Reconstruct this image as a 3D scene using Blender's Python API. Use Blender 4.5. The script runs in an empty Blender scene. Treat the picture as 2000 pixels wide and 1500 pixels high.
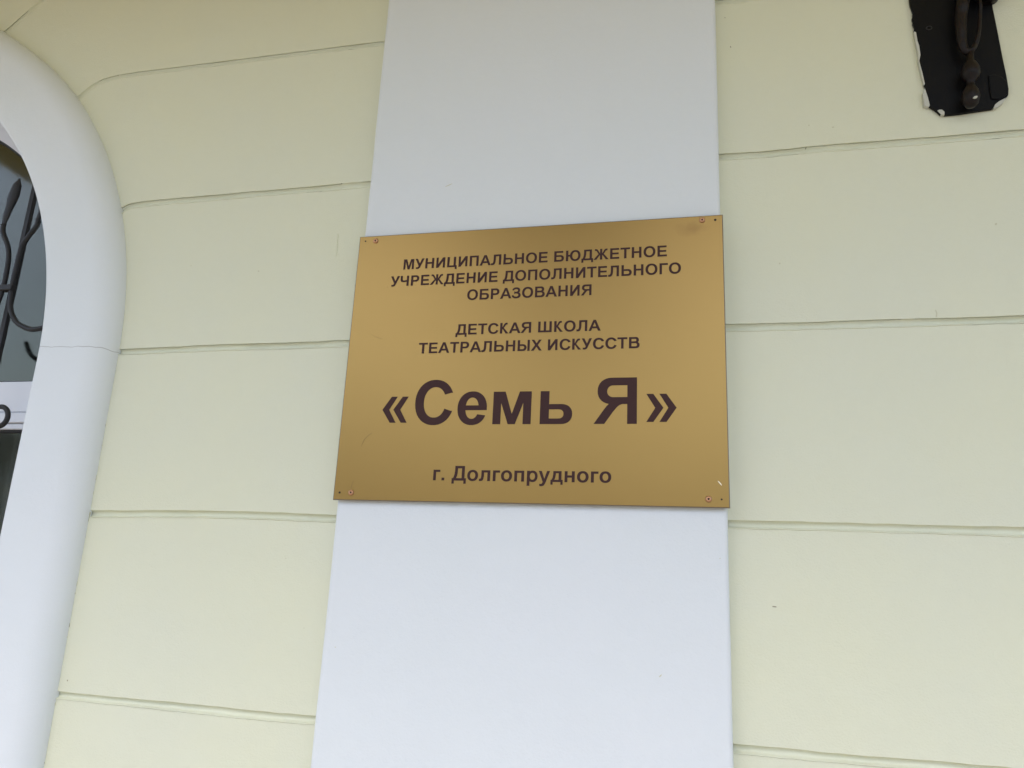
import bpy, bmesh, math, random
from mathutils import Vector, Matrix, noise
from mathutils.geometry import delaunay_2d_cdt

random.seed(7)
sc = bpy.context.scene
COL = sc.collection

# ------------------------------------------------------------------ camera
cam_d = bpy.data.cameras.new('camera')
cam_d.sensor_fit = 'HORIZONTAL'
cam_d.sensor_width = 36.0
cam_d.lens = 36.0 * 1529.515 / 2000.0
cam_d.clip_start = 0.02
cam_d.clip_end = 2000
cam = bpy.data.objects.new('camera', cam_d)
COL.objects.link(cam)
R_ = Vector((0.9734, 0.2247, 0.0457)).normalized()
F_ = Vector((-0.2288, 0.9395, 0.2549)).normalized()
U_ = R_.cross(F_).normalized()
R_ = F_.cross(U_).normalized()
M = Matrix((R_, U_, -F_)).transposed().to_4x4()
M.translation = Vector((0.3417, -1.5659, -0.465))
cam.matrix_world = M
sc.camera = cam

# ------------------------------------------------------------------ sky, sun, exposure
SUN_EL, SUN_AZ = math.radians(61), math.radians(193)     # azimuth clockwise from +Y
w = bpy.data.worlds.new('World')
sc.world = w
w.use_nodes = True
nt = w.node_tree
bg = nt.nodes['Background']
sky = nt.nodes.new('ShaderNodeTexSky')
sky.sky_type = 'NISHITA'
sky.sun_disc = False
sky.sun_elevation = SUN_EL
sky.sun_rotation = SUN_AZ
sky.altitude = 150
sky.air_density = 1.0
sky.dust_density = 3.3
sky.ozone_density = 0.5
nt.links.new(sky.outputs[0], bg.inputs[0])
bg.inputs[1].default_value = 0.1
sun_d = bpy.data.lights.new('sun', 'SUN')
sun_d.energy = 0.5
sun_d.angle = math.radians(40)
sun_d.color = (1.0, 0.995, 0.985)
sun = bpy.data.objects.new('sun', sun_d)
COL.objects.link(sun)
sdir = Vector((math.sin(SUN_AZ) * math.cos(SUN_EL), math.cos(SUN_AZ) * math.cos(SUN_EL), math.sin(SUN_EL)))
sun.rotation_euler = sdir.to_track_quat('Z', 'Y').to_euler()
vs = sc.view_settings
vs.view_transform = 'Standard'
vs.look = 'None'
vs.gamma = 1
vs.use_curve_mapping = False
vs.exposure = 2.06
sc.cycles.max_bounces = 10
sc.cycles.diffuse_bounces = 6
sc.cycles.glossy_bounces = 6
sc.cycles.transmission_bounces = 10

# ------------------------------------------------------------------ materials
def mat(name, col, rough=0.6, metal=0.0, spec=0.5):
    m = bpy.data.materials.new(name)
    m.use_nodes = True
    b = m.node_tree.nodes['Principled BSDF']
    b.inputs['Base Color'].default_value = (*col, 1)
    b.inputs['Roughness'].default_value = rough
    b.inputs['Metallic'].default_value = metal
    b.inputs['Specular IOR Level'].default_value = spec
    return m, m.node_tree, b

def nn(t, kind, **kw):
    n = t.nodes.new(kind)
    for k, v in kw.items():
        if k in n.inputs: n.inputs[k].default_value = v
        else: setattr(n, k, v)
    return n

def plaster(name, col, col2, rough=0.75, bump=0.25, fine=260.0, wave=3.5):
    """painted plaster: slow mottling of the paint, trowel waves and fine grain in the relief"""
    m, t, b = mat(name, col, rough, spec=0.3)
    co = nn(t, 'ShaderNodeTexCoord')
    n1 = nn(t, 'ShaderNodeTexNoise', Scale=2.3, Detail=6.0, Roughness=0.6)
    t.links.new(co.outputs['Object'], n1.inputs['Vector'])
    mx = nn(t, 'ShaderNodeMix', data_type='RGBA')
    ramp = nn(t, 'ShaderNodeMapRange')
    ramp.inputs[1].default_value = 0.35; ramp.inputs[2].default_value = 0.65
    t.links.new(n1.outputs['Fac'], ramp.inputs[0])
    t.links.new(ramp.outputs[0], mx.inputs[0])
    mx.inputs[6].default_value = (*col, 1); mx.inputs[7].default_value = (*col2, 1)
    t.links.new(mx.outputs[2], b.inputs['Base Color'])
    n2 = nn(t, 'ShaderNodeTexNoise', Scale=fine, Detail=4.0, Roughness=0.6)
    n3 = nn(t, 'ShaderNodeTexNoise', Scale=wave, Detail=5.0, Roughness=0.55)
    t.links.new(co.outputs['Object'], n2.inputs['Vector'])
    t.links.new(co.outputs['Object'], n3.inputs['Vector'])
    b1 = nn(t, 'ShaderNodeBump', Strength=bump * 2.0, Distance=0.0014)
    b2 = nn(t, 'ShaderNodeBump', Strength=0.9, Distance=0.008)
    t.links.new(n2.outputs['Fac'], b1.inputs['Height'])
    t.links.new(n3.outputs['Fac'], b2.inputs['Height'])
    t.links.new(b2.outputs[0], b1.inputs['Normal'])
    t.links.new(b1.outputs[0], b.inputs['Normal'])
    return m, t, b, co, mx

M_wall, tw, bw, cow, mxw = plaster('cream_wall_paint', (0.69, 0.69, 0.515), (0.675, 0.68, 0.53))
M_white, _, _, _, _ = plaster('white_pilaster_paint', (0.69, 0.715, 0.72), (0.68, 0.71, 0.71), bump=0.2)
M_surr, ts, bs, cos_, mxs = plaster('white_surround_paint', (0.70, 0.725, 0.73), (0.685, 0.715, 0.715), rough=0.5, bump=0.12)
# hairline crack across the surround at the spring of the arch
sx = nn(ts, 'ShaderNodeSeparateXYZ'); ts.links.new(cos_.outputs['Object'], sx.inputs[0])
nz = nn(ts, 'ShaderNodeTexNoise', Scale=9.0, Detail=3.0); ts.links.new(cos_.outputs['Object'], nz.inputs['Vector'])
a1 = nn(ts, 'ShaderNodeMath', operation='MULTIPLY_ADD'); ts.links.new(nz.outputs['Fac'], a1.inputs[0]); a1.inputs[1].default_value = 0.035
ts.links.new(sx.outputs['Z'], a1.inputs[2])
a2 = nn(ts, 'ShaderNodeMath', operation='SUBTRACT'); ts.links.new(a1.outputs[0], a2.inputs[0]); a2.inputs[1].default_value = 0.076
a3 = nn(ts, 'ShaderNodeMath', operation='ABSOLUTE'); ts.links.new(a2.outputs[0], a3.inputs[0])
a4 = nn(ts, 'ShaderNodeMapRange'); ts.links.new(a3.outputs[0], a4.inputs[0])
a4.inputs[1].default_value = 0.0004; a4.inputs[2].default_value = 0.0011; a4.inputs[3].default_value = 0.55; a4.inputs[4].default_value = 0.0
mc = nn(ts, 'ShaderNodeMix', data_type='RGBA'); ts.links.new(a4.outputs[0], mc.inputs[0])
ts.links.new(mxs.outputs[2], mc.inputs[6]); mc.inputs[7].default_value = (0.22, 0.21, 0.19, 1)
ts.links.new(mc.outputs[2], bs.inputs['Base Color'])

M_dirt, _, _ = mat('dirt_mark', (0.30, 0.28, 0.19), 0.9)
M_dirtpale, _, _ = mat('pale_mark', (0.56, 0.545, 0.38), 0.9)
M_ceiling, _, _, _, _ = plaster('canopy_paint', (0.69, 0.59, 0.27), (0.67, 0.58, 0.26))

# brushed golden sheet metal
M_gold, tg, bgold = mat('golden_sheet', (0.50, 0.345, 0.125), 0.36, 0.92)
co = nn(tg, 'ShaderNodeTexCoord')
mp = nn(tg, 'ShaderNodeMapping'); mp.inputs['Scale'].default_value = (6, 1, 900)
tg.links.new(co.outputs['Object'], mp.inputs[0])
br = nn(tg, 'ShaderNodeTexNoise', Scale=1.0, Detail=3.0); tg.links.new(mp.outputs[0], br.inputs['Vector'])
mr = nn(tg, 'ShaderNodeMapRange'); tg.links.new(br.outputs['Fac'], mr.inputs[0])
mr.inputs[3].default_value = 0.27; mr.inputs[4].default_value = 0.37
tg.links.new(mr.outputs[0], bgold.inputs['Roughness'])
bl = nn(tg, 'ShaderNodeTexNoise', Scale=3.2, Detail=5.0, Roughness=0.6); tg.links.new(co.outputs['Object'], bl.inputs['Vector'])
# smudge near the top right screw, small speckles
sm = nn(tg, 'ShaderNodeMapping'); sm.inputs['Location'].default_value = (-0.3365, 0.0, -0.271)
tg.links.new(co.outputs['Object'], sm.inputs[0])
sm2 = nn(tg, 'ShaderNodeMapping'); sm2.inputs['Scale'].default_value = (28, 0, 55); tg.links.new(sm.outputs[0], sm2.inputs[0])
ln = nn(tg, 'ShaderNodeVectorMath', operation='LENGTH'); tg.links.new(sm2.outputs[0], ln.inputs[0])
nb = nn(tg, 'ShaderNodeTexNoise', Scale=60.0, Detail=4.0); tg.links.new(co.outputs['Object'], nb.inputs['Vector'])
ad = nn(tg, 'ShaderNodeMath', operation='ADD'); tg.links.new(ln.outputs['Value'], ad.inputs[0]); tg.links.new(nb.outputs['Fac'], ad.inputs[1])
sr = nn(tg, 'ShaderNodeMapRange'); tg.links.new(ad.outputs[0], sr.inputs[0])
sr.inputs[1].default_value = 0.5; sr.inputs[2].default_value = 1.5; sr.inputs[3].default_value = 0.5; sr.inputs[4].default_value = 0.0
vo = nn(tg, 'ShaderNodeTexVoronoi', Scale=22.0); tg.links.new(co.outputs['Object'], vo.inputs['Vector'])
vr = nn(tg, 'ShaderNodeMapRange'); tg.links.new(vo.outputs['Distance'], vr.inputs[0])
vr.inputs[1].default_value = 0.03; vr.inputs[2].default_value = 0.07; vr.inputs[3].default_value = 0.35; vr.inputs[4].default_value = 0.0
vg = nn(tg, 'ShaderNodeTexNoise', Scale=5.0); tg.links.new(co.outputs['Object'], vg.inputs['Vector'])
vgr = nn(tg, 'ShaderNodeMapRange'); tg.links.new(vg.outputs['Fac'], vgr.inputs[0]); vgr.inputs[1].default_value = 0.52; vgr.inputs[2].default_value = 0.6
vm = nn(tg, 'ShaderNodeMath', operation='MULTIPLY'); tg.links.new(vr.outputs[0], vm.inputs[0]); tg.links.new(vgr.outputs[0], vm.inputs[1])
mxa = nn(tg, 'ShaderNodeMath', operation='MAXIMUM'); tg.links.new(vm.outputs[0], mxa.inputs[0]); tg.links.new(sr.outputs[0], mxa.inputs[1])
g0 = nn(tg, 'ShaderNodeMix', data_type='RGBA'); tg.links.new(bl.outputs['Fac'], g0.inputs[0])
g0.inputs[6].default_value = (0.318, 0.197, 0.060, 1); g0.inputs[7].default_value = (0.333, 0.208, 0.066, 1)
g1 = nn(tg, 'ShaderNodeMix', data_type='RGBA'); tg.links.new(mxa.outputs[0], g1.inputs[0])
tg.links.new(g0.outputs[2], g1.inputs[6]); g1.inputs[7].default_value = (0.20, 0.11, 0.04, 1)
tg.links.new(g1.outputs[2], bgold.inputs['Base Color'])
wv = nn(tg, 'ShaderNodeBump', Strength=0.5, Distance=0.004)
wn = nn(tg, 'ShaderNodeTexNoise', Scale=2.2, Detail=1.0); tg.links.new(co.outputs['Object'], wn.inputs['Vector'])
tg.links.new(wn.outputs['Fac'], wv.inputs['Height']); tg.links.new(wv.outputs[0], bgold.inputs['Normal'])

M_goldedge, _, _ = mat('cut_edge', (0.20, 0.16, 0.11), 0.45, 0.6)
M_ink, _, _ = mat('brown_vinyl', (0.046, 0.019, 0.017), 0.6, spec=0.2)
M_hole, _, _ = mat('hole_dark', (0.02, 0.012, 0.008), 0.9)
M_screw, _, _ = mat('copper_screw', (0.50, 0.27, 0.15), 0.35, 0.9)
M_scratch, _, _ = mat('bare_scratch', (0.85, 0.80, 0.66), 0.5)
M_hair, _, _ = mat('dark_scratch', (0.24, 0.16, 0.06), 0.6, 0.5)
M_iron, ti, bi = mat('forged_iron', (0.016, 0.015, 0.015), 0.5, 0.0, 0.35)
ni = nn(ti, 'ShaderNodeTexNoise', Scale=70.0, Detail=4.0)
bi1 = nn(ti, 'ShaderNodeBump', Strength=0.4, Distance=0.001); ti.links.new(ni.outputs['Fac'], bi1.inputs['Height'])
ti.links.new(bi1.outputs[0], bi.inputs['Normal'])
M_pvc, _, _ = mat('white_window_plastic', (0.68, 0.69, 0.72), 0.35)
M_gask, _, _ = mat('black_gasket', (0.015, 0.015, 0.016), 0.6)
M_black, tb, bb = mat('black_bracket_paint', (0.003, 0.003, 0.0035), 0.45, 0.0, 0.14)
nb2 = nn(tb, 'ShaderNodeTexNoise', Scale=25.0, Detail=5.0)
bb1 = nn(tb, 'ShaderNodeBump', Strength=0.35, Distance=0.002); tb.links.new(nb2.outputs['Fac'], bb1.inputs['Height'])
tb.links.new(bb1.outputs[0], bb.inputs['Normal'])
M_rust, tr, brr = mat('rusty_iron', (0.03, 0.02, 0.016), 0.42, 0.0, 0.2)
nr = nn(tr, 'ShaderNodeTexNoise', Scale=38.0, Detail=6.0, Roughness=0.65)
rr = nn(tr, 'ShaderNodeMapRange'); tr.links.new(nr.outputs['Fac'], rr.inputs[0]); rr.inputs[1].default_value = 0.46; rr.inputs[2].default_value = 0.62
rm = nn(tr, 'ShaderNodeMix', data_type='RGBA'); tr.links.new(rr.outputs[0], rm.inputs[0])
rm.inputs[6].default_value = (0.005, 0.005, 0.005, 1); rm.inputs[7].default_value = (0.022, 0.010, 0.007, 1)
tr.links.new(rm.outputs[2], brr.inputs['Base Color'])
M_flake_glint, _, _ = mat('flaking_paint_and_glint', (0.50, 0.50, 0.43), 0.7)
M_room, _, _ = mat('room_wall', (0.06, 0.058, 0.05), 0.8)
M_curtain, _, _ = mat('curtain_cloth', (0.17, 0.17, 0.15), 0.9)
M_glass, tgl, bgl = mat('window_glass', (0.86, 0.90, 0.88), 0.065)
bgl.inputs['Transmission Weight'].default_value = 1.0
bgl.inputs['IOR'].default_value = 1.44
bgl.inputs['Specular Tint'].default_value = (0.88, 0.88, 0.68, 1)      # reflections tinted yellowish to offset the blue sky
M_ground, tgr, bgr = mat('grey_paving', (0.30, 0.29, 0.27), 0.85)
bk = nn(tgr, 'ShaderNodeTexBrick', Scale=2.5)
bk.inputs['Color1'].default_value = (0.34, 0.30, 0.235, 1); bk.inputs['Color2'].default_value = (0.30, 0.26, 0.20, 1); bk.inputs['Mortar'].default_value = (0.15, 0.15, 0.14, 1)
cg = nn(tgr, 'ShaderNodeTexCoord'); tgr.links.new(cg.outputs['Object'], bk.inputs['Vector']); tgr.links.new(bk.outputs['Color'], bgr.inputs['Base Color'])

# ------------------------------------------------------------------ helpers
def link(name, bm, mats, parent=None, smooth=False, bevel=None):
    me = bpy.data.meshes.new(name)
    bm.to_mesh(me); bm.free()
    for m in (mats if isinstance(mats, (list, tuple)) else [mats]): me.materials.append(m)
    if smooth:
        for p in me.polygons: p.use_smooth = True
    o = bpy.data.objects.new(name, me)
    COL.objects.link(o)
    if parent: o.parent = parent
    if bevel:
        md = o.modifiers.new('bevel', 'BEVEL'); md.width = bevel; md.segments = 3; md.limit_method = 'ANGLE'
    return o

def thing(name, label, cat, group=None):
    o = bpy.data.objects.new(name, None); COL.objects.link(o)
    o['label'] = label; o['category'] = cat
    if group: o['group'] = group
    return o

def box(bm, x0, x1, y0, y1, z0, z1, mi=0):
    v = [bm.verts.new((x, y, z)) for x in (x0, x1) for y in (y0, y1) for z in (z0, z1)]
    for f in ((0, 1, 3, 2), (4, 6, 7, 5), (0, 4, 5, 1), (2, 3, 7, 6), (0, 2, 6, 4), (1, 5, 7, 3)):
        fc = bm.faces.new([v[i] for i in f]); fc.material_index = mi
    return v

def ngon(bm, pts, mi=0):
    f = bm.faces.new([bm.verts.new(p) for p in pts]); f.material_index = mi
    return f

def prism(bm, pts, y0, y1, mi=0):
    """outline in (x,z), front at y0, back at y1"""
    a = [bm.verts.new((x, y0, z)) for x, z in pts]; b = [bm.verts.new((x, y1, z)) for x, z in pts]
    n = len(pts)
    f1 = bm.faces.new(a); f2 = bm.faces.new(list(reversed(b)))
    fs = [f1, f2]
    for i in range(n):
        fs.append(bm.faces.new((a[i], b[i], b[(i + 1) % n], a[(i + 1) % n])))
    for f in fs: f.material_index = mi
    bmesh.ops.recalc_face_normals(bm, faces=fs)

def smooth_path(pts, n):
    """Catmull-Rom through pts, n samples"""
    P = [Vector(p) for p in pts]
    P = [P[0] * 2 - P[1]] + P + [P[-1] * 2 - P[-2]]
    out = []
    segs = len(P) - 3
    for k in range(n):
        t = k / (n - 1) * segs; i = min(int(t), segs - 1); u = t - i
        a, b, c, d = P[i:i + 4]
        out.append(0.5 * ((2 * b) + (c - a) * u + (2 * a - 5 * b + 4 * c - d) * u * u + (3 * b - a - 3 * c + d) * u ** 3))
    return out

def tube(bm, pts, rad, seg=10, square=False, caps=True):
    """tube along 3-D pts; rad is a number or a list"""
    n = len(pts); rings = []
    if square: seg = 4
    ref = Vector((0, 1, 0))
    for i, p in enumerate(pts):
        d = (pts[min(i + 1, n - 1)] - pts[max(i - 1, 0)]).normalized()
        u = ref.cross(d)
        if u.length < 1e-4: u = Vector((1, 0, 0)).cross(d)
        u.normalize(); v = d.cross(u).normalized()
        r = rad[i] if isinstance(rad, (list, tuple)) else rad
        off = math.pi / 4 if square else 0
        rr = r * (1.414 if square else 1)
        rings.append([bm.verts.new(p + (u * math.cos(off + 2 * math.pi * k / seg) + v * math.sin(off + 2 * math.pi * k / seg)) * rr) for k in range(seg)])
    for i in range(n - 1):
        for k in range(seg):
            bm.faces.new((rings[i][k], rings[i][(k + 1) % seg], rings[i + 1][(k + 1) % seg], rings[i + 1][k]))
    if caps:
        bm.faces.new(list(reversed(rings[0]))); bm.faces.new(rings[-1])

def lathe(bm, prof, axis_o, axis_d, seg=28):
    """prof = [(r, h)] about the axis"""
    d = Vector(axis_d).normalized(); o = Vector(axis_o)
    u = d.orthogonal().normalized(); v = d.cross(u)
    rings = []
    for r, h in prof:
        rings.append([bm.verts.new(o + d * h + (u * math.cos(2 * math.pi * k / seg) + v * math.sin(2 * math.pi * k / seg)) * max(r, 1e-5)) for k in range(seg)])
    for i in range(len(rings) - 1):
        for k in range(seg):
            bm.faces.new((rings[i][k], rings[i][(k + 1) % seg], rings[i + 1][(k + 1) % seg], rings[i + 1][k]))
    bm.faces.new(list(reversed(rings[0]))); bm.faces.new(rings[-1])
    bmesh.ops.recalc_face_normals(bm, faces=bm.faces[:])

# ------------------------------------------------------------------ building
XC = -2.165                 # centre line of the arched window
GZ = -2.0                   # ground
HC = 1.43                   # underside of the entrance canopy
building = thing('school_building', 'cream plaster facade with shallow horizontal grooves, white pilaster and arched window', 'building')
building.location = (0, 0, GZ)
UP = Matrix.Translation((0, 0, -GZ))
def bpart(name, bm, m, parent=None, **kw):
    o = link(name, bm, m, parent or building, **kw)
    if parent is None: o.location = (0, 0, -GZ)
    return o

bm = bmesh.new()
HWID = 0.0078
PROFILE = [(1.0, 0.0), (0.94, 0.0030), (0.72, 0.0072), (0.34, 0.0096), (-0.02, 0.0098), (-0.38, 0.0088), (-0.66, 0.0058), (-0.83, 0.0010), (-0.93, -0.0017), (-1.05, -0.0024), (-1.15, -0.0012), (-1.18, 0.0)]

def groove(path, seed, w=HWID, deep=1.0):
    """path: (x,z) samples -> upper and lower edge lists, builds the channel"""
    n = len(path); rows = []
    for i, p in enumerate(path):
        a = path[max(i - 1, 0)]; b = path[min(i + 1, n - 1)]
        t = (b - a).normalized(); nrm = Vector((-t.y, t.x))
        if nrm.y < 0: nrm = -nrm
        s = p.x * 5.0
        w1 = w * (1 + 0.13 * noise.noise(Vector((s, seed, 0.3))) + 0.10 * noise.noise(Vector((s * 4, seed, 7.3))))
        wob = 0.0016 * noise.noise(Vector((s * 0.9, seed, 3.1))) + 0.0007 * noise.noise(Vector((s * 5, seed, 5.1)))
        edge = 0.0004 * noise.noise(Vector((s * 9, seed, 9.9)))
        row = []
        for k, (o, d) in enumerate(PROFILE):
            e = edge if k < 3 else (-edge if k > 7 else 0)
            q = p + nrm * (o * w1 + wob + e)
            row.append(bm.verts.new((q.x, deep * d * (0.9 + 0.25 * noise.noise(Vector((s * 2, seed, 1.7)))), q.y)))
        rows.append(row)
    for i in range(n - 1):
        for k in range(len(PROFILE) - 1):
            f = bm.faces.new((rows[i][k], rows[i + 1][k], rows[i + 1][k + 1], rows[i][k + 1])); f.smooth = True
    return [r[0].co.copy() for r in rows], [r[-1].co.copy() for r in rows]

def panel(lower_pts, upper_pts):
    """flat face between the upper edge of the groove below and the lower edge of the groove above"""
    f = bm.faces.new([bm.verts.new(p) for p in list(lower_pts) + list(reversed(upper_pts))])
    return f

def resample(pts, n): return smooth_path([(a, b, 0) for a, b in pts], n)
def v2(L): return [Vector((p.x, p.y)) for p in L]
dz = -0.0076
XP = -0.36
left = [
    [(-1.665, 1.035), (-1.617, 1.074), (-1.565, 1.121), (-1.515, 1.162), (-1.44, 1.212), (-1.34, 1.248), (-1.2, 1.262), (-0.8, 1.264), (XP, 1.265)],
    [(-1.375, 0.765), (-1.314, 0.8085), (-1.278, 0.837), (-1.236, 0.8555), (-1.15, 0.8635), (-1.0, 0.8645), (-0.7, 0.8653), (XP, 0.8665)],
    [(-1.16, 0.415), (-1.112, 0.4425), (-1.095, 0.4545), (-1.068, 0.4615), (-1.0, 0.464), (-0.9, 0.4655), (-0.6, 0.4685), (XP, 0.4705)],
    [(-1.09, 0.062), (-1.0, 0.0645), (-0.7, 0.0675), (XP, 0.0695)],
    [(-1.09, -0.329), (-0.95, -0.3275), (-0.7, -0.323), (XP, -0.326)],
    [(-1.09, -0.7235), (-0.8, -0.7255), (XP, -0.7275)],
    [(-1.09, -1.12), (XP, -1.122)],
    [(-1.09, -1.515), (XP, -1.515)]]
rightz = [(0.866, 0.866), (0.4705, 0.4705), (0.0790, 0.0795), (-0.3155, -0.3160), (-0.7100, -0.7110), (-1.105, -1.105), (-1.50, -1.50)]

def build_side(mirror):
    global bm
    mx = (lambda x: 2 * XC - x) if mirror else (lambda x: x)
    edges = []
    for i, L in enumerate(left):
        P = v2(resample(L, 130))
        P = [Vector((mx(p.x), p.y + dz)) for p in P]
        edges.append(groove(P, 10 + i + (40 if mirror else 0), w=0.0066 if i < 2 else HWID, deep=0.80 if i < 2 else 1.0))
    # below and above
    X = mx(XP); A = mx(-1.09)
    up0 = edges[0][0]
    panel(up0, [Vector((XC, 0, 1.15)), Vector((XC, 0, 3.6)), Vector((X, 0, 3.6))])
    for i in range(len(edges) - 1):
        panel(edges[i + 1][0], edges[i][1])
    panel([Vector((A, 0, GZ)), Vector((X, 0, GZ))], edges[-1][1])
build_side(False)
build_side(True)
panel([Vector((2 * XC + 1.09, 0, GZ)), Vector((-1.09, 0, GZ))], [Vector((2 * XC + 1.09, 0, -1.27)), Vector((-1.09, 0, -1.27))])
re_ = []
for i, (za, zb) in enumerate(rightz):
    P = [Vector((0.36 + 3.2 * k / 259, (za if k < 1 else za + (zb - za) * min(1, k / 60)) + dz + (0.003 * max(0.0, 1 - abs(k / 259 * 3.2 - 0.12) / 0.12) * (-1) if i == 1 else 0))) for k in range(260)]
    re_.append(groove(P, 100 + i))
panel(re_[0][0], [Vector((0.36, 0, 3.6)), Vector((3.56, 0, 3.6))])
for i in range(len(re_) - 1): panel(re_[i + 1][0], re_[i][1])
panel([Vector((0.36, 0, GZ)), Vector((3.56, 0, GZ))], re_[-1][1])
panel([Vector((XP, 0, GZ)), Vector((0.36, 0, GZ))], [Vector((XP, 0, 3.6)), Vector((0.36, 0, 3.6))])
bmesh.ops.recalc_face_normals(bm, faces=bm.faces[:])
for f in bm.faces:
    if f.normal.y > 0.2: f.normal_flip()
# specks, nicks and scuffs on the paint: thin raised crumbs
def crumb(x, z, rx, rz, ang=0, mi=1, y=-0.0009):
    n = 9; pts = []
    for k in range(n):
        a = 2 * math.pi * k / n; r = random.uniform(0.65, 1.1)
        dx, dz_ = rx * r * math.cos(a), rz * r * math.sin(a)
        pts.append((x + dx * math.cos(ang) - dz_ * math.sin(ang), z + dx * math.sin(ang) + dz_ * math.cos(ang)))
    prism(bm, pts, y, 0.0012, mi)
crumb(0.428, 0.7358, 0.0012, 0.003, 0.3)
crumb(0.4175, 0.815, 0.001, 0.0015)
crumb(0.5745, 0.4665, 0.0012, 0.0032, -0.4)
for k in range(5): crumb(0.7935 + 0.0013 * math.sin(k * 0.8), 0.094 - 0.003 * k, 0.0010, 0.0020, 0, 2)
crumb(0.9151, 0.2682, 0.0022, 0.0026, 0, 2)
crumb(0.5119, 0.2072, 0.0022, 0.0016, 0.3, 2)
crumb(0.4755, -0.4714, 0.0046, 0.0011, -0.05)
crumb(0.5835, 0.5206, 0.0016, 0.002, 0, 2); crumb(0.631, 0.511, 0.0018, 0.0014, 0.5, 2)
crumb(-0.6809, 0.2506, 0.0022, 0.0017, 0, 2); crumb(-0.87, 0.275, 0.0015, 0.0015, 0, 2)
crumb(-0.52, -0.42, 0.0012, 0.0012, 0, 2); crumb(-0.46, -0.56, 0.0012, 0.0012, 0, 2)
crumb(-1.012, -0.70, 0.0013, 0.0018, 0.2, 1)
for k in range(9): crumb(-0.4826 + 0.0003 * k + random.uniform(-.0004, .0004), 0.333 - 0.0065 * k, 0.0010, 0.0036, 0, 0, -0.0012)
# dirt caught where the plaster meets the surround
for k in range(34):
    z = random.choice([random.uniform(-0.40, -0.12), random.uniform(-0.88, -0.3)])
    crumb(-1.0345 + random.uniform(-0.001, 0.0018), z, 0.0009, random.uniform(0.002, 0.007), 0, random.choice([1, 2, 2]))
bpart('wall', bm, [M_wall, M_dirt, M_dirtpale])

# pilaster: one tall slab with softly rounded arrises
bm = bmesh.new()
prof = []
D = 0.04; RA = 0.010
PX0, PX1 = -0.3972, 0.3956
def pil_prof(z):
    e0 = 0.0013 * noise.noise(Vector((z * 3.2, 2.0, 0))) + 0.0006 * noise.noise(Vector((z * 14, 2.5, 0)))
    e1 = 0.0010 * noise.noise(Vector((z * 3.2, 8.0, 0))) + 0.0006 * noise.noise(Vector((z * 14, 8.5, 0)))
    P = [(PX0 + e0 - 0.001, 0.004), (PX0 + e0, -D + RA)]
    for k in range(1, 6):
        a = k / 5 * math.pi / 2
        P.append((PX0 + e0 + RA * (1 - math.cos(a)), -D + RA - RA * math.sin(a)))
    for k in range(0, 6):
        a = k / 5 * math.pi / 2
        P.append((PX1 + e1 - RA + RA * math.sin(a), -D + RA - RA * math.cos(a)))
    P.append((PX1 + e1 + 0.001, 0.004))
    return P
prev = None
NZ = 140
for i in range(NZ + 1):
    z = GZ + (3.6 - GZ) * i / NZ
    row = [bm.verts.new((x, y, z)) for x, y in pil_prof(z)]
    if prev:
        for k in range(len(row) - 1): bm.faces.new((prev[k], prev[k + 1], row[k + 1], row[k])).smooth = True
    prev = row
for (x, z, rx, rz, a) in ((0.2715, -0.6013, 0.0034, 0.0009, 0.8), (-0.367, -0.59, 0.0011, 0.0009, 0), (0.05, 0.62, 0.0008, 0.0008, 0), (-0.2, 0.42, 0.009, 0.0006, 0.4), (0.38, -0.39, 0.0009, 0.0009, 0)):
    n = 8; pts = [(x + rx * math.cos(2 * math.pi * k / n) * math.cos(a) - rz * math.sin(2 * math.pi * k / n) * math.sin(a), z + rx * math.cos(2 * math.pi * k / n) * math.sin(a) + rz * math.sin(2 * math.pi * k / n) * math.cos(a)) for k in range(n)]
    prism(bm, pts, -D - 0.0007, -D + 0.001, 1)
bpart('pilaster', bm, [M_white, M_dirtpale])

# window surround: flat band and rounded outer roll, jamb - arch - jamb
bm = bmesh.new()
def inner_pt(a): return Vector((XC + 0.948 * math.cos(a), 0.030 + 0.948 * math.sin(a)))
def outer_pt(a):
    g = max(0.0, (math.sin(a) - 0.80) / 0.2); g = g * g * (3 - 2 * g) * 0.022
    return Vector((XC + (1.132 + g) * math.cos(a), 0.050 + (1.132 + g) * math.sin(a)))
stations = []
for k in range(30): 
    z = -1.30 + 1.32 * k / 29
    stations.append((Vector((XC + 0.948, z)), Vector((XC + 1.132, z))))
for k in range(0, 121):
    a = math.pi * k / 120
    stations.append((inner_pt(a), outer_pt(a)))
for k in range(30):
    z = 0.02 - 1.32 * k / 29
    stations.append((Vector((XC - 0.948, z)), Vector((XC - 1.132, z))))
prev = None
for si, (I, O) in enumerate(stations):
    d = O - I; wd = d.length; d = d / wd
    RR = 0.062; YF = -0.055
    wob = 0.0012 * noise.noise(Vector((I.x * 3, I.y * 3, 4.4)))
    pr = [(-0.004, 0.215), (0.0, 0.10), (0.0, YF + 0.006), (0.0008, YF + 0.0022), (0.0035, YF + 0.0006), (0.009, YF)]
    for k in range(1, 6): pr.append((0.009 + (wd - RR - 0.009) * k / 6, YF - 0.0012 * math.sin(math.pi * k / 6)))
    for k in range(0, 13):
        a = k / 12 * math.pi / 2
        pr.append((wd - RR + (RR + wob) * math.sin(a), YF + (0 - YF) * (1 - math.cos(a))))
    pr.append((wd + wob, 0.006))
    row = [bm.verts.new((I.x + d.x * s, y, I.y + d.y * s)) for s, y in pr]
    if prev:
        for k in range(len(row) - 1): bm.faces.new((prev[k], row[k], row[k + 1], prev[k + 1])).smooth = True
    prev = row
bmesh.ops.recalc_face_normals(bm, faces=bm.faces[:])
bpart('window_surround', bm, M_surr)

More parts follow.
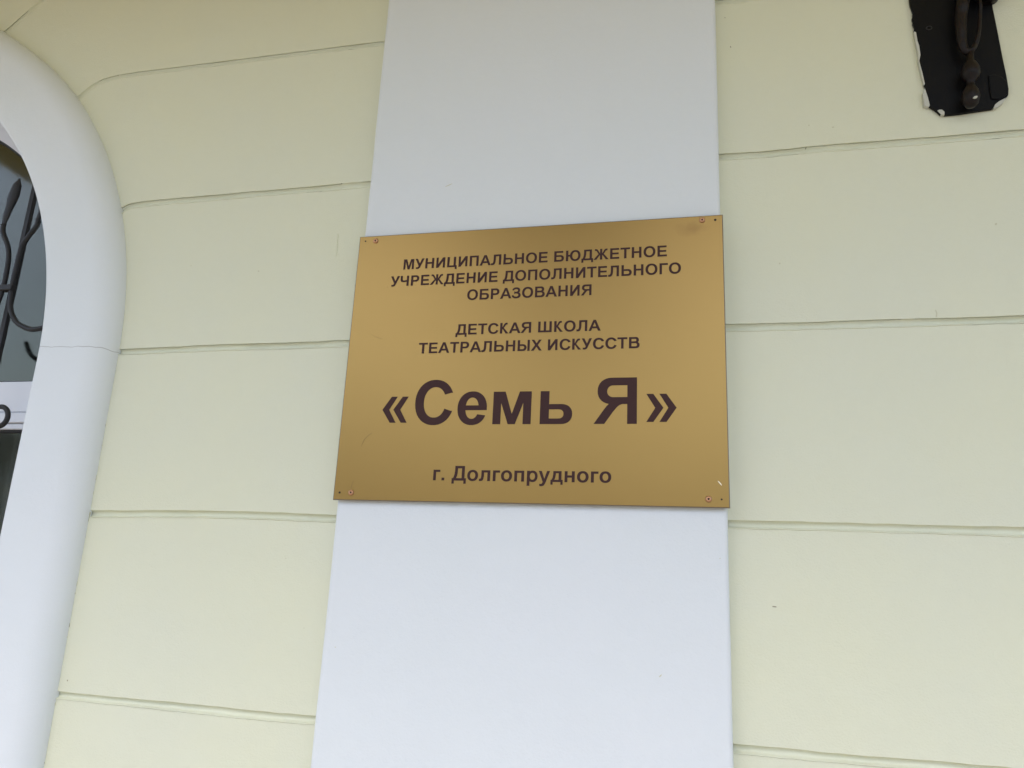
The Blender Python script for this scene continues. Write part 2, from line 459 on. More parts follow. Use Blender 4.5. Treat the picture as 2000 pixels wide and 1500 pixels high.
# sill under the window, out of the frame
bm = bmesh.new(); box(bm, XC - 1.2, XC + 1.2, -0.11, 0.22, -1.36, -1.30)
bpart('window_sill', bm, M_surr, bevel=0.008)

# window: arched plastic frame, transom, two panes, dark gaskets
YW = 0.15
def arch_ring(bm, r0, r1, y0, y1, zb, n=72):
    def path(r):
        return [(XC + r, zb)] + [(XC + r * math.cos(math.pi * k / n), 0.05 + r * math.sin(math.pi * k / n)) for k in range(n + 1)] + [(XC - r, zb)]
    A, B = path(r0), path(r1)
    rows = [[bm.verts.new((x, y, z)) for (x, z), y in ((A[i], y1), (A[i], y0), (B[i], y0), (B[i], y1))] for i in range(len(A))]
    for i in range(len(rows) - 1):
        for k in range(3): bm.faces.new((rows[i][k], rows[i][k + 1], rows[i + 1][k + 1], rows[i + 1][k]))
    bmesh.ops.recalc_face_normals(bm, faces=bm.faces[:])
bm = bmesh.new()
arch_ring(bm, 0.868, 0.965, YW, YW + 0.07, -1.30)
box(bm, XC - 0.868, XC + 0.868, YW, YW + 0.07, -1.30, -1.22)
window = bpart('window', bm, M_pvc)
bm = bmesh.new()
ZT, ZB = 0.029, -0.105
box(bm, XC - 0.866, XC + 0.866, YW + 0.002, YW + 0.066, -0.057, ZT)
box(bm, XC - 0.866, XC + 0.866, YW - 0.006, YW + 0.064, -0.088, -0.061)
box(bm, XC - 0.866, XC + 0.866, YW + 0.001, YW + 0.062, ZB, -0.0905)
box(bm, XC - 0.866, XC + 0.866, YW + 0.006, YW + 0.060, -0.093, -0.055)
bpart('transom', bm, M_pvc, window, bevel=0.0025)
bm = bmesh.new()
arch_ring(bm, 0.861, 0.869, YW + 0.012, YW + 0.03, -1.22)
bpart('gasket', bm, M_gask, window)
for z0, z1 in ((ZT, ZT + 0.004), (ZB - 0.006, ZB)):
    bm = bmesh.new(); box(bm, XC - 0.862, XC + 0.862, YW + 0.012, YW + 0.03, z0, z1)
    bpart('gasket', bm, M_gask, window)
def pane(y, z0, z1, arch):
    bm = bmesh.new()
    if arch:
        pts = [(XC + 0.8605, z0)] + [(XC + 0.8605 * math.cos(math.pi * k / 72), 0.05 + 0.8605 * math.sin(math.pi * k / 72)) for k in range(73)] + [(XC - 0.8605, z0)]
    else:
        pts = [(XC + 0.8605, z0), (XC + 0.8605, z1), (XC - 0.8605, z1), (XC - 0.8605, z0)]
    prism(bm, pts, y, y + 0.004)
    bpart('pane', bm, M_glass, window)
pane(YW + 0.022, ZT + 0.001, 0, True)
pane(YW + 0.022, -1.219, ZB - 0.001, False)
# dim room behind the glass
bm = bmesh.new(); box(bm, XC - 1.6, XC + 1.6, 0.225, 3.2, GZ, 1.7)
bm.faces.ensure_lookup_table()
ft = [f for f in bm.faces if all(abs(v.co.y - 0.225) < 1e-5 for v in f.verts)]
bmesh.ops.delete(bm, geom=ft, context='FACES')
bpart('room', bm, M_room)

# entrance canopy over this stretch of wall (above the frame): it shades the top of the wall
bm = bmesh.new(); box(bm, -2.95, 3.5, -1.85, -0.003, HC, HC + 0.28)
bpart('canopy', bm, M_ceiling)

# curtain inside the lower pane
bm = bmesh.new(); prev = None
for i in range(260):
    x = XC - 0.9 + 1.8 * i / 259
    y = 0.36 + 0.022 * math.sin(x * 62 + 1.5 * math.sin(x * 9)) + 0.01 * noise.noise(Vector((x * 12, 0, 0)))
    row = [bm.verts.new((x, y, z)) for z in (-1.9, -0.02)]
    if prev: bm.faces.new((prev[0], row[0], row[1], prev[1])).smooth = True
    prev = row
cur = link('curtain', bm, M_curtain)
md = cur.modifiers.new('thick', 'SOLIDIFY'); md.thickness = 0.002
cur['label'] = 'pale pleated curtain hanging inside behind the lower window pane'; cur['category'] = 'curtain'

# ------------------------------------------------------------------ wrought iron grille
grille = thing('window_grille', 'dark wrought iron grille with scrolls and leaf tips in front of the arched window', 'grille')
YG = 0.03
def g_obj(name, bm, smooth=True):
    return link(name, bm, M_iron, grille, smooth=smooth)
def arc3(pts, n=60, y=YG): return [Vector((p.x, y, p.y)) for p in v2(smooth_path([(a, b, 0) for a, b in pts], n))]
XB = -1.4435
motif = []
bm = bmesh.new(); tube(bm, [Vector((XB, YG + 0.016, z)) for z in (-1.28, -0.6, 0.0, 0.4, 0.66)], 0.0062, square=True)
motif.append(g_obj('upright_bar', bm, False))
def scroll(sgn):
    bm = bmesh.new()
    X = lambda d: XB + sgn * d
    pts = [(X(0.049), 0.452), (X(0.050), 0.434), (X(0.030), 0.402), (X(0.0165), 0.376), (X(0.0135), 0.346), (X(0.0125), 0.30), (X(0.0130), 0.262),
           (X(0.0185), 0.2135), (X(0.030), 0.183), (X(0.054), 0.155), (X(0.086), 0.139), (X(0.111), 0.1335), (X(0.145), 0.140), (X(0.180), 0.162), (X(0.205), 0.200)]
    tube(bm, arc3(pts, 110), 0.0066, 10)
    s = g_obj('scroll', bm)
    bm = bmesh.new()   # beaten leaf tip
    if sgn < 0:
        L = [(X(0.0615), 0.440), (X(0.058), 0.480), (X(0.0495), 0.530), (X(0.0445), 0.560), (X(0.041), 0.580)]
        Rr = [0.0062, 0.0078, 0.0118, 0.0095, 0.0022]
    else:
        L = [(X(0.049), 0.447), (X(0.054), 0.480), (X(0.060), 0.530), (X(0.066), 0.560), (X(0.071), 0.585)]
        Rr = [0.0062, 0.0078, 0.0118, 0.0095, 0.0022]
    P = arc3(L, 24)
    rr_ = []
    for k in range(24):
        t = k / 23 * 4; i = min(int(t), 3); u = t - i; u = u * u * (3 - 2 * u)
        rr_.append(Rr[i] * (1 - u) + Rr[i + 1] * u)
    tube(bm, P, rr_, 10)
    for v in bm.verts: v.co.y = YG + (v.co.y - YG) * 0.6
    lf = link('leaf_tip', bm, M_iron, s, smooth=True)
    return s, lf
s1 = None
# left scroll has its own upper stem, a touch longer, as in the photo
def scroll_left():
    bm = bmesh.new()
    pts = [(-1.5053, 0.4416), (-1.5035, 0.425), (-1.4945, 0.408), (-1.4775, 0.382), (-1.4665, 0.3556), (-1.4605, 0.318), (-1.459, 0.262), (-1.4655, 0.2135), (-1.477, 0.183), (-1.501, 0.155), (-1.533, 0.139), (-1.558, 0.1335),
           (-1.589, 0.140), (-1.624, 0.162), (-1.649, 0.200)]
    tube(bm, arc3(pts, 110), 0.0066, 10)
    s = g_obj('scroll', bm)
    bm = bmesh.new()
    P = arc3([(-1.5053, 0.4416), (-1.5014, 0.480), (-1.4935, 0.530), (-1.4900, 0.558), (-1.4865, 0.583)], 24)
    Rr = [0.0066, 0.0105, 0.0165, 0.0140, 0.0030]; rr_ = []
    for k in range(24):
        t = k / 23 * 4; i = min(int(t), 3); u = t - i; u = u * u * (3 - 2 * u)
        rr_.append(Rr[i] * (1 - u) + Rr[i + 1] * u)
    tube(bm, P, rr_, 10)
    for v in bm.verts: v.co.y = YG + (v.co.y - YG) * 0.6
    lf = link('leaf_tip', bm, M_iron, s, smooth=True)
    return s, lf
motif += [scroll_left(), scroll(1)]
bm = bmesh.new(); box(bm, XB - 0.0285, XB + 0.0215, YG - 0.0105, YG + 0.010, 0.2445, 0.2615)
motif.append(link('collar', bm, M_iron, grille, bevel=0.003))
def low_scroll(sgn):
    bm = bmesh.new()
    cx, cz = XB + sgn * 0.0635, -0.1
    pts = [(XB + sgn * 0.0125, -0.55), (XB + sgn * 0.0125, -0.40), (XB + sgn * 0.014, -0.30), (XB + sgn * 0.020, -0.20), (XB + sgn * 0.031, -0.125)]
    P = list(pts)
    for k in range(1, 26):
        a = math.pi - k / 25 * 2 * math.pi * 1.15
        r = 0.030 - 0.010 * k / 25
        P.append((cx + sgn * r * math.cos(a), cz + r * math.sin(a)))
    tube(bm, arc3(P, 150, YG + 0.0), 0.0064, 10)
    return g_obj('scroll', bm)
motif += [low_scroll(1), low_scroll(-1)]
bm = bmesh.new(); box(bm, XB - 0.0265, XB + 0.0265, YG - 0.0105, YG + 0.026, -0.47, -0.453)
motif.append(link('collar', bm, M_iron, grille, bevel=0.003))
flat_motif = []
for it in motif: flat_motif.append(it if isinstance(it, tuple) else (it,))
for dx in (XC - XB, 2 * (XC - XB)):
    for it in flat_motif:
        c = it[0].copy(); COL.objects.link(c); c.parent = grille; c.location.x = dx
        for ch in it[1:]:
            d = ch.copy(); COL.objects.link(d); d.parent = c
for z in (-0.75, -1.15):
    bm = bmesh.new(); tube(bm, [Vector((XC - 0.945, YG, z)), Vector((XC, YG, z)), Vector((XC + 0.945, YG, z))], 0.007, square=True)
    g_obj('cross_bar', bm, False)

# ------------------------------------------------------------------ name plaque
plaque = thing('name_plaque', 'golden metal sign with dark brown Cyrillic lettering screwed to the white pilaster', 'sign')
W2, H2 = 0.4, 0.299
YS = -0.052
bm = bmesh.new()
cu = 0.0018
F = [(-W2 + cu, -H2 + cu), (W2 - cu, -H2 + cu), (W2 - cu, H2 - cu), (-W2 + cu, H2 - cu)]
B_ = [(-W2, -H2), (W2, -H2), (W2, H2), (-W2, H2)]
r0 = [bm.verts.new((x, YS, z)) for x, z in F]
r1 = [bm.verts.new((x, YS + 0.0012, z)) for x, z in B_]
r2 = [bm.verts.new((x, YS + 0.0042, z)) for x, z in B_]
bm.faces.new(r0)
for a, b in ((r0, r1), (r1, r2)):
    for i in range(4):
        f = bm.faces.new((a[i], b[i], b[(i + 1) % 4], a[(i + 1) % 4])); f.material_index = 1
bm.faces.new(list(reversed(r2)))
bmesh.ops.recalc_face_normals(bm, faces=bm.faces[:])
link('plate', bm, [M_gold, M_goldedge], plaque)

for (x, z) in ((-0.3602, 0.2863), (0.3587, 0.2890), (-0.3601, -0.2833), (0.3614, -0.2830)):
    bm = bmesh.new()
    lathe(bm, [(0.0062, -0.001), (0.0062, 0.0008), (0.0054, 0.0022), (0.0040, 0.0030), (0.0026, 0.0032), (0.0019, 0.0026), (0.0016, 0.0014)], (x, YS, z), (0, -1, 0), 24)
    s = link('screw', bm, M_screw, plaque, smooth=True)
    bm = bmesh.new(); lathe(bm, [(0.0017, 0.0018), (0.0017, 0.0021)], (x, YS, z), (0, -1, 0), 12)
    link('screw_recess', bm, M_hole, s)
for (x, z, r) in ((-0.385, 0.287, 0.0020), (0.3848, 0.2877, 0.0025), (-0.3859, -0.2835, 0.0023), (0.385, -0.283, 0.0018)):
    bm = bmesh.new()
    n = 16
    lathe(bm, [(r, 0.0), (r, 0.0003)], (x, YS, z), (0, -1, 0), n)
    link('drill_hole', bm, M_hole, plaque)
def sliver(name, pts, w, m):
    bm = bmesh.new()
    P = [Vector(p) for p in pts]; n = len(P); up = []; dn = []
    for i, p in enumerate(P):
        t = (P[min(i + 1, n - 1)] - P[max(i - 1, 0)]).normalized(); nr = Vector((-t.y, t.x))
        k = w * (0.35 + 0.65 * math.sin(math.pi * (i + 0.15) / (n - 0.7)))
        up.append(tuple(p + nr * k)); dn.append(tuple(p - nr * k))
    prism(bm, up + list(reversed(dn)), YS - 0.0003, YS + 0.0005)
    link(name, bm, m, plaque)
sliver('scratch', [(0.3790, -0.2485), (0.3810, -0.2508), (0.3838, -0.2541), (0.3857, -0.2568)], 0.0011, M_scratch)
sliver('scratch', [(-0.348, -0.1858), (-0.3415, -0.1704), (-0.333, -0.1616), (-0.3254, -0.1572)], 0.00045, M_hair)
sliver('scratch', [(-0.3615, -0.277), (-0.3605, -0.268), (-0.3575, -0.258)], 0.0004, M_hair)
sliver('scratch', [(-0.352, 0.065), (-0.335, 0.055), (-0.322, 0.052)], 0.00035, M_hair)

# --- lettering: glyphs drawn as painted-over shapes (add / cut), outlines merged into flat vinyl
def rect(x0, y0, x1, y1): return [(x0, y0), (x1, y0), (x1, y1), (x0, y1)]
def ell(cx, cy, rx, ry, p=2.15, n=40):
    out = []
    for k in range(n):
        a = 2 * math.pi * (k + 0.5) / n; c, s = math.cos(a), math.sin(a)
        out.append((cx + rx * math.copysign(abs(c) ** (2 / p), c), cy + ry * math.copysign(abs(s) ** (2 / p), s)))
    return out
def dee(x0, y0, x1, y1, rx=None, flip=False):
    ry = (y1 - y0) / 2; rx = rx or ry * 1.05; cy = (y0 + y1) / 2; n = 16
    pts = [(x0, y1), (x0, y0)] + [(x1 - rx + rx * math.cos(a) ** (2 / 2.2) if math.cos(a) > 0 else x1 - rx, cy + ry * math.copysign(abs(math.sin(a)) ** (2 / 2.2), math.sin(a))) for a in [-math.pi / 2 + math.pi * k / n for k in range(n + 1)]]
    if flip: pts = [(x0 + x1 - x, y) for x, y in pts]
    return pts
def mir(P, c): return [(2 * c - x, y) for x, y in P]
def shf(P, dx): return [(x + dx, y) for x, y in P]
S0 = rect(150, 0, 446, 1466)
armU = [(1060, 640), (1240, 745), (1330, 850), (1480, 1130), (1560, 1215), (1720, 1226), (1720, 1466), (1560, 1466), (1410, 1420), (1290, 1270), (1180, 1030), (1110, 905), (1060, 880)]
armL = [(1060, 860), (1180, 860), (1330, 700), (1880, 0), (1520, 0), (1180, 520), (1060, 640)]
legL = [(330, 1466), (330, 700), (310, 480), (265, 310), (190, 250), (20, 245), (20, -5), (200, -20), (400, 30), (530, 190), (600, 460), (620, 760), (620, 1466)]
GL = {
 'А': (1479, [('+', [(5, 0), (575, 1466), (888, 1466), (1474, 0), (1152, 0), (1024, 333), (438, 333), (317, 0)]), ('-', [(529, 580), (727, 1124), (929, 580)])]),
 'Б': (1470, [('+', S0), ('+', rect(150, 1220, 1270, 1466)), ('+', dee(150, 0, 1380, 900)), ('-', dee(446, 242, 1080, 660))]),
 'В': (1479, [('+', dee(150, 700, 1310, 1466)), ('+', dee(150, 0, 1395, 835)), ('-', dee(446, 905, 1005, 1222)), ('-', dee(446, 246, 1085, 655))]),
 'Г': (1170, [('+', S0), ('+', rect(150, 1218, 1150, 1466))]),
 'Д': (1500, [('+', [(335, 1466), (335, 1000), (300, 640), (225, 380), (140, 220), (470, 220), (560, 480), (610, 800), (625, 1230), (625, 1466)]), ('+', rect(335, 1220, 1315, 1466)), ('+', rect(1025, 0, 1315, 1466)), ('+', rect(30, 0, 1475, 246)), ('+', rect(30, -300, 275, 10)), ('+', rect(1230, -300, 1475, 10))]),
 'Е': (1366, [('+', S0), ('+', rect(150, 0, 1270, 247)), ('+', rect(150, 606, 1195, 852)), ('+', rect(150, 1218, 1237, 1466))]),
 'Ж': (1890, [('+', rect(802, 0, 1088, 1466)), ('+', armU), ('+', armL), ('+', mir(armU, 945)), ('+', mir(armL, 945))]),
 'З': (1260, [('+', ell(590, 1085, 510, 405)), ('+', ell(600, 415, 575, 440)), ('-', ell(560, 1065, 255, 180)), ('-', ell(575, 430, 305, 215)), ('-', rect(-60, 470, 330, 1030)), ('+', rect(420, 645, 690, 885)), ('-', [(-40, 500), (-40, 400), (60, 400), (330, 440), (330, 640)]), ('-', [(-40, 1000), (-40, 1130), (100, 1110), (360, 1060), (340, 900)])]),
 'И': (1479, [('+', rect(150, 0, 430, 1466)), ('+', rect(1045, 0, 1325, 1466)), ('+', [(425, 0), (450, 0), (1050, 935), (1050, 1466), (1022, 1466), (425, 545)])]),
 'К': (1275, [('+', S0), ('+', shf(armU, -640)), ('+', shf(armL, -640))]),
 'Л': (1475, [('+', legL), ('+', rect(330, 1218, 1326, 1466)), ('+', rect(1030, 0, 1326, 1466))]),
 'М': (1706, [('+', [(145, 0), (145, 1466), (588, 1466), (854, 466), (1117, 1466), (1560, 1466), (1560, 0), (1286, 0), (1286, 1154), (997, 0), (712, 0), (420, 1154), (420, 0)])]),
 'Н': (1479, [('+', S0), ('+', rect(1026, 0, 1322, 1466)), ('+', rect(440, 640, 1030, 888))]),
 'О': (1593, [('+', ell(797, 733, 710, 758)), ('-', ell(797, 733, 405, 508))]),
 'П': (1472, [('+', S0), ('+', rect(1026, 0, 1322, 1466)), ('+', rect(150, 1218, 1322, 1466))]),
 'Р': (1366, [('+', S0), ('+', dee(150, 553, 1255, 1466)), ('-', dee(446, 800, 950, 1218))]),
 'С': (1479, [('+', ell(790, 733, 695, 758)), ('-', ell(800, 733, 390, 508)), ('-', [(800, 733), (1072, 968), (1375, 1045), (1700, 1045), (1700, 440), (1385, 448), (1098, 540)])]),
 'Т': (1251, [('+', rect(478, 0, 774, 1466)), ('+', rect(42, 1218, 1209, 1466))]),
 'У': (1268, [('+', [(10, 1466), (335, 1466), (655, 770), (930, 1466), (1250, 1466), (800, 410), (690, 165), (560, 30), (380, -22), (150, 5), (150, 245), (290, 228), (400, 250), (470, 340), (505, 430)])]),
 'Х': (1366, [('+', [(0, 0), (500, 762), (47, 1466), (393, 1466), (686, 993), (973, 1466), (1316, 1466), (861, 751), (1361, 0), (1004, 0), (680, 518), (354, 0)])]),
 'Ц': (1510, [('+', S0), ('+', rect(1000, 0, 1296, 1466)), ('+', rect(150, 0, 1440, 247)), ('+', rect(1195, -300, 1440, 10))]),
 'Ч': (1397, [('+', rect(950, 0, 1246, 1466)), ('+', [(90, 1466), (386, 1466), (386, 980), (420, 860), (520, 805), (680, 800), (955, 860), (955, 615), (720, 552), (470, 550), (240, 610), (125, 750), (90, 950)])]),
 'Ш': (1985, [('+', S0), ('+', rect(845, 0, 1141, 1466)), ('+', rect(1540, 0, 1836, 1466)), ('+', rect(150, 0, 1836, 247))]),
 'Ь': (1470, [('+', S0), ('+', dee(150, 0, 1390, 910)), ('-', dee(446, 245, 1085, 665))]),
 'Ы': (1810, [('+', S0), ('+', dee(150, 0, 1275, 910)), ('-', dee(446, 245, 980, 665)), ('+', rect(1370, 0, 1666, 1466))]),
 'Ю': (2060, [('+', ell(1310, 733, 660, 758)), ('-', ell(1310, 733, 360, 508)), ('+', S0), ('+', rect(440, 620, 700, 868))]),
 'Я': (1470, [('+', dee(122, 622, 1320, 1466, flip=True)), ('-', dee(417, 844, 1040, 1219, flip=True)), ('+', rect(1029, 0, 1320, 1466)),
     ('+', [(15, 0), (340, 0), (600, 380), (717, 528), (790, 590), (870, 622), (1040, 622), (1040, 800), (500, 800), (440, 700), (482, 640), (400, 560), (300, 420)])]),
 'е': (1139, [('+', ell(565, 528, 500, 556)), ('-', ell(560, 528, 222, 350)), ('+', rect(280, 462, 1064, 620)), ('-', [(700, 462), (1120, 462), (1120, 300), (1030, 290), (740, 330), (640, 400)])]),
 'м': (1420, [('+', [(130, 0), (130, 1062), (494, 1062), (710, 335), (930, 1062), (1290, 1062), (1290, 0), (1046, 0), (1046, 690), (815, 0), (600, 0), (374, 690), (374, 0)])]),
 'ь': (1180, [('+', rect(130, 0, 410, 1062)), ('+', dee(130, 0, 1130, 640)), ('-', dee(410, 178, 862, 470))]),
 'г': (850, [('+', rect(130, 0, 410, 1062)), ('+', rect(130, 838, 830, 1062))]),
 'о': (1251, [('+', ell(625, 531, 545, 556)), ('-', ell(625, 531, 262, 335))]),
 'л': (1250, [('+', [(235, 1062), (235, 520), (205, 290), (140, 215), (20, 212), (20, -8), (180, -16), (350, 35), (455, 190), (500, 480), (505, 1062)]), ('+', rect(235, 840, 1120, 1062)), ('+', rect(840, 0, 1120, 1062))]),
 'п': (1220, [('+', rect(130, 0, 410, 1062)), ('+', rect(810, 0, 1090, 1062)), ('+', rect(130, 840, 1090, 1062))]),
 'р': (1251, [('+', ell(680, 525, 490, 560)), ('-', ell(665, 525, 245, 335)), ('+', rect(135, -407, 412, 1062))]),
 'у': (1139, [('+', [(12, 1062), (311, 1062), (565, 308), (813, 1062), (1104, 1062), (729, 40), (650, -160), (540, -340), (400, -412), (220, -430), (110, -410), (85, -190), (190, -205), (300, -190), (370, -130), (418, 0)])]),
 'д': (1220, [('+', [(270, 1062), (265, 720), (215, 420), (100, 200), (390, 200), (470, 420), (520, 720), (525, 1062)]), ('+', rect(270, 848, 1060, 1062)), ('+', rect(782, 0, 1060, 1062)), ('+', rect(20, 0, 1185, 213)), ('+', rect(20, -255, 235, 10)), ('+', rect(970, -255, 1185, 10))]),
 'н': (1220, [('+', rect(130, 0, 410, 1062)), ('+', rect(810, 0, 1090, 1062)), ('+', rect(400, 440, 820, 660))]),
 '.': (569, [('+', rect(147, 0, 428, 281))]),
 '«': (1139, [('+', [(60, 495), (345, 935), (545, 935), (292, 495), (545, 58), (345, 58)]), ('+', [(430, 495), (715, 935), (915, 935), (662, 495), (915, 58), (715, 58)])]),
 '»': (1139, [('+', [(545, 495), (260, 935), (60, 935), (313, 495), (60, 58), (260, 58)]), ('+', [(915, 495), (630, 935), (430, 935), (683, 495), (430, 58), (630, 58)])]),
 ' ': (569, []),
}
def glyph_tris(ch):
    ops = GL[ch][1]
    if not ops: return []
    verts, faces = [], []
    for _, P in ops:
        b = len(verts); verts += [Vector(p) for p in P]
        A = sum(P[i][0] * P[(i + 1) % len(P)][1] - P[(i + 1) % len(P)][0] * P[i][1] for i in range(len(P)))
        idx = list(range(b, b + len(P)))
        faces.append(idx if A > 0 else idx[::-1])
    vs_, _, fs_, _, _, of = delaunay_2d_cdt(verts, [], faces, 1, 1e-4)
    out = []
    for f, o in zip(fs_, of):
        if o and ops[max(o)][0] == '+': out.append([(vs_[i].x, vs_[i].y) for i in f])
    return out
def gbox(ch):
    P = [p for t in glyph_tris(ch) for p in t]
    xs = [p[0] for p in P]; ys = [p[1] for p in P]
    return min(xs), max(xs), min(ys), max(ys)
YL = YS - 0.0004
def put(bm, ch, fx, fz):
    cache = {}
    for t in glyph_tris(ch):
        vv = []
        for x, y in t:
            k = (round(x, 2), round(y, 2))
            if k not in cache: cache[k] = bm.verts.new((fx(x), YL, fz(y)))
            vv.append(cache[k])
        if len(set(vv)) == 3:
            try: f = bm.faces.new(vv)
            except ValueError: continue
            f.normal_update()
            if f.normal.y > 0: f.normal_flip()
def line(text, xl, xr, base, cap):
    """set a line so that its ink spans xl..xr, baseline at base, capital height cap (metres)"""
    adv = 0; pen = []
    for ch in text: pen.append(adv); adv += GL[ch][0]
    a = pen[0] + gbox(text[0])[0]; b = pen[-1] + gbox(text[-1])[1]
    k = (xr - xl) / (b - a); kz = cap / 1466
    bm = bmesh.new()
    for ch, p in zip(text, pen):
        if ch != ' ': put(bm, ch, lambda x, p=p: xl + (p + x - a) * k, lambda y: base + y * kz)
    link('lettering', bm, M_ink, plaque)
line('МУНИЦИПАЛЬНОЕ БЮДЖЕТНОЕ', -0.2875, 0.2873, 0.2126, 0.0242)
line('УЧРЕЖДЕНИЕ ДОПОЛНИТЕЛЬНОГО', -0.3148, 0.3152, 0.1733, 0.0242)
line('ОБРАЗОВАНИЯ', -0.1355, 0.1333, 0.1339, 0.0242)
line('ДЕТСКАЯ ШКОЛА', -0.1559, 0.1538, 0.0558, 0.0238)
line('ТЕАТРАЛЬНЫХ ИСКУССТВ', -0.2363, 0.2326, 0.0163, 0.0238)
bm = bmesh.new()
BASE, KZ = -0.1388, 0.0945 / 1466
for ch, x0, x1 in (('«', -0.3070, -0.2500), ('С', -0.2344, -0.1520), ('е', -0.1406, -0.0776), ('м', -0.0646, 0.0155), ('ь', 0.0339, 0.0997), ('Я', 0.1428, 0.2278), ('»', 0.2460, 0.3043)):
    a, b, _, _ = gbox(ch)
    put(bm, ch, lambda x, a=a, b=b, x0=x0, x1=x1: x0 + (x - a) / (b - a) * (x1 - x0), lambda y: BASE + y * KZ)
link('lettering', bm, M_ink, plaque)
line('г. Долгопрудного', -0.1831, 0.1794, -0.2551, 0.0300)

# ------------------------------------------------------------------ black bracket at the top right
brk = thing('wall_bracket', 'black metal wall bracket with iron loop and finial, white flaking paint round its plate', 'bracket')
plate = [(0.8001, 0.7851), (0.8039, 0.7666), (0.8011, 0.7535), (0.8035, 0.7177), (0.8059, 0.7041), (0.8079, 0.6863), (0.8093, 0.66), (0.8055, 0.6453), (0.809, 0.6148), (0.812, 0.5889), (0.8144, 0.557), (0.8162, 0.538), (0.83, 0.524), (0.8359, 0.5151), (0.8431, 0.5133), (0.8702, 0.5135), (0.9242, 0.518), (0.9306, 0.5183), (0.9361, 0.5248), (0.9433, 0.5322), (0.9568, 0.5389), (0.9632, 0.5464), (0.9654, 0.5606), (0.9646, 0.5917), (0.9619, 0.6361), (0.9594, 0.6919), (0.9562, 0.751), (0.955, 0.80), (0.950, 0.95), (0.940, 0.965), (0.81, 0.955), (0.797, 0.94)]
fine = []
for i, p in enumerate(plate):
    q = plate[(i + 1) % len(plate)]
    L = math.dist(p, q); n = max(1, int(L / 0.004)) if i < 11 else 1
    for k in range(n):
        u = k / n; j = 0.0011 if 0 < i < 11 and k else 0
        fine.append((p[0] + (q[0] - p[0]) * u + random.uniform(-j, j), p[1] + (q[1] - p[1]) * u))
bm = bmesh.new(); prism(bm, fine, -0.008, -0.0005)
link('back_plate', bm, M_black, brk, bevel=0.0012)
for fl in ([(0.8018, 0.7179), (0.8054, 0.7156), (0.8067, 0.693), (0.8089, 0.6818), (0.8095, 0.6589), (0.806, 0.6453), (0.8099, 0.6147), (0.8123, 0.5889), (0.8102, 0.587), (0.8074, 0.615), (0.8047, 0.6454), (0.8059, 0.6604), (0.8033, 0.6825)],
           [(0.8065, 0.5663), (0.8115, 0.5784), (0.8153, 0.5569), (0.8175, 0.5378), (0.815, 0.5335), (0.807, 0.5379)],
           [(0.8308, 0.5239), (0.8343, 0.5256), (0.8392, 0.5251), (0.8432, 0.5195), (0.8426, 0.5129), (0.8374, 0.5137)],
           [(0.933, 0.518), (0.9362, 0.5259), (0.9433, 0.5322), (0.9577, 0.5399), (0.9509, 0.5283), (0.9396, 0.5194)]):
    bm = bmesh.new(); prism(bm, fl, -0.0094, -0.0004)
    link('flake_or_glint', bm, M_flake_glint, brk)
# turned stem hanging in front of the plate
bm = bmesh.new()
XS, YS2 = 0.899, -0.034
lathe(bm, [(0.0005, 0.5105), (0.0090, 0.5130), (0.0145, 0.5210), (0.0170, 0.5340), (0.0145, 0.5480), (0.0090, 0.5570), (0.0070, 0.5640), (0.0085, 0.5720), (0.0155, 0.5780), (0.0175, 0.5880), (0.0165, 0.6000), (0.0115, 0.6110), (0.0068, 0.6180), (0.0060, 0.6420)],
      (0.8395, YS2, 0), (0.0865, 0, 1), 32)
link('turned_finial', bm, M_rust, brk, smooth=True)
# forged loop the finial hangs from: a thick worn limb on the left thinning to a rod on the right
bm = bmesh.new()
LP = [(0.905, 0.86), (0.901, 0.80), (0.898, 0.7783), (0.8907, 0.7531), (0.8855, 0.7233), (0.8821, 0.6807), (0.883, 0.6507), (0.89, 0.6371), (0.9013, 0.6451), (0.9109, 0.6682), (0.9179, 0.7036), (0.9224, 0.7375), (0.9227, 0.7658), (0.918, 0.80)]
LR = [0.014, 0.014, 0.0135, 0.0125, 0.0115, 0.0105, 0.0085, 0.0070, 0.0055, 0.0045, 0.0038, 0.0036, 0.0036, 0.0036]
P = [Vector((p.x, YS2 + 0.004 * noise.noise(Vector((i * 0.2, 0, 0))), p.y)) for i, p in enumerate(v2(smooth_path([(a, b, 0) for a, b in LP], 90)))]
rl = []
for k in range(90):
    t = k / 89 * 13; i = min(int(t), 12); u = t - i
    rl.append((LR[i] * (1 - u) + LR[i + 1] * u) * (1 + 0.06 * noise.noise(Vector((k * 0.2, 5, 0)))))
tube(bm, P, rl, 12)
link('forged_loop', bm, M_rust, brk, smooth=True)
# boss: stub of the arm, right of the stem
bm = bmesh.new(); lathe(bm, [(0.028, -0.004), (0.028, 0.040), (0.0265, 0.0435), (0.022, 0.045), (0.012, 0.045), (0.010, 0.043)], (0.9465, -0.006, 0.793), (0, -1, 0), 32)
link('arm_boss', bm, M_rust, brk, smooth=True)
bm = bmesh.new(); prism(bm, [(0.93, 0.5938), (0.9431, 0.5943), (0.9552, 0.5866), (0.9625, 0.5752), (0.9634, 0.5606), (0.9612, 0.5484), (0.955, 0.5419), (0.9433, 0.5362), (0.93, 0.540)], -0.0115, -0.006)
link('cover_tab', bm, M_black, brk, bevel=0.0015)
bm = bmesh.new()
n = 24
pts = [Vector((0.8314 + 0.0052 * math.cos(2 * math.pi * k / n), -0.0084, 0.7231 + 0.0042 * math.sin(2 * math.pi * k / n))) for k in range(n + 1)]
tube(bm, pts, 0.0011, 8, caps=False)
link('rivet_ring', bm, M_iron, brk, smooth=True)
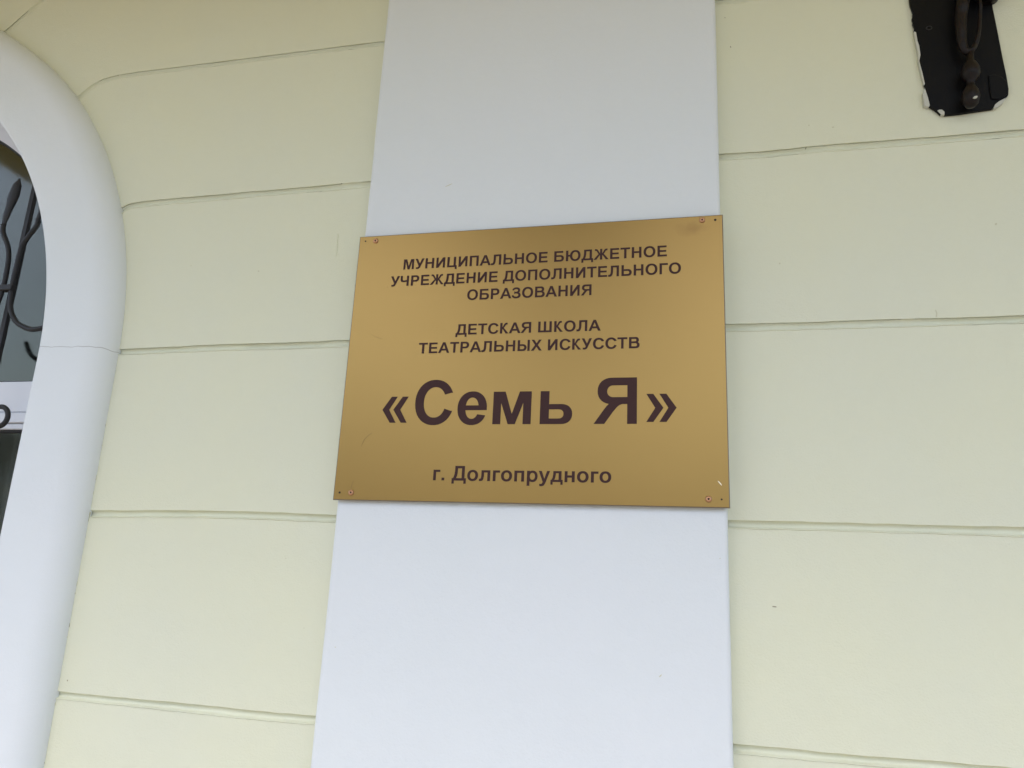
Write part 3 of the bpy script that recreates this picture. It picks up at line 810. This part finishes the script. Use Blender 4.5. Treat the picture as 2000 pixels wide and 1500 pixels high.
bm = bmesh.new(); prism(bm, [(0.8835, 0.5195), (0.887, 0.5180), (0.8915, 0.5200), (0.8915, 0.5228), (0.887, 0.5225)], YS2 - 0.0172, YS2 - 0.012)  # pale chip that paints the glint low on the finial ball
link('flake_or_glint', bm, M_flake_glint, brk)

# ------------------------------------------------------------------ ground
bm = bmesh.new()
ngon(bm, [(-400, -400, GZ), (400, -400, GZ), (400, 60, GZ), (-400, 60, GZ)])
g = link('ground', bm, M_ground); g['kind'] = 'structure'

# unseen belt of trees, added to darken the reflections in glass and plaque
M_leaf, _, _ = mat('added_foliage', (0.085, 0.10, 0.055), 0.8)
bm = bmesh.new()
for k in range(5200):
    x = random.uniform(-120, 90)
    top = GZ + 6.0 + 2.2 * noise.noise(Vector((x * 0.11, 1.0, 0))) + 1.2 * noise.noise(Vector((x * 0.5, 3.0, 0)))
    if x < -14: top = GZ + (top - GZ) * 1.9  # left stretch raised to darken the window reflections
    z = GZ + 0.4 + (top - GZ - 0.4) * random.random() ** 0.75
    c = Vector((x, -38 + random.uniform(-4, 4), z))
    if k < 1500:      # tall crown added to darken the plaque's reflection at its top
        while True:
            e = Vector((random.uniform(-1, 1), random.uniform(-1, 1), random.uniform(-1, 1)))
            if e.length < 1 and noise.noise(e * 2.2) > -0.25: break
        c = Vector((-6.0 + e.x * 5.0, -36 + e.y * 4.5, 17.0 + e.z * 6.5))
    elif k < 1580: c = Vector((-6.0 + random.uniform(-.5, .5), -36, GZ + random.uniform(0, 14)))
    rr = random.uniform(0.5, 1.15)
    q = Matrix.Rotation(random.uniform(0, 6.28), 3, Vector((random.uniform(-1, 1), random.uniform(-1, 1), random.uniform(-1, 1))).normalized())
    bm.faces.new([bm.verts.new(c + q @ Vector((a * rr, b * rr, d * rr))) for a, b, d in ((-1, -0.5, 0), (0.1, -0.9, 0.2), (1, 0.1, 0), (0.3, 0.9, -0.2), (-0.7, 0.6, 0.1))])
t = link('added_trees', bm, M_leaf); t['kind'] = 'stuff'; t['label'] = 'unseen belt of dark green trees added behind the camera for the reflections'; t['category'] = 'trees'
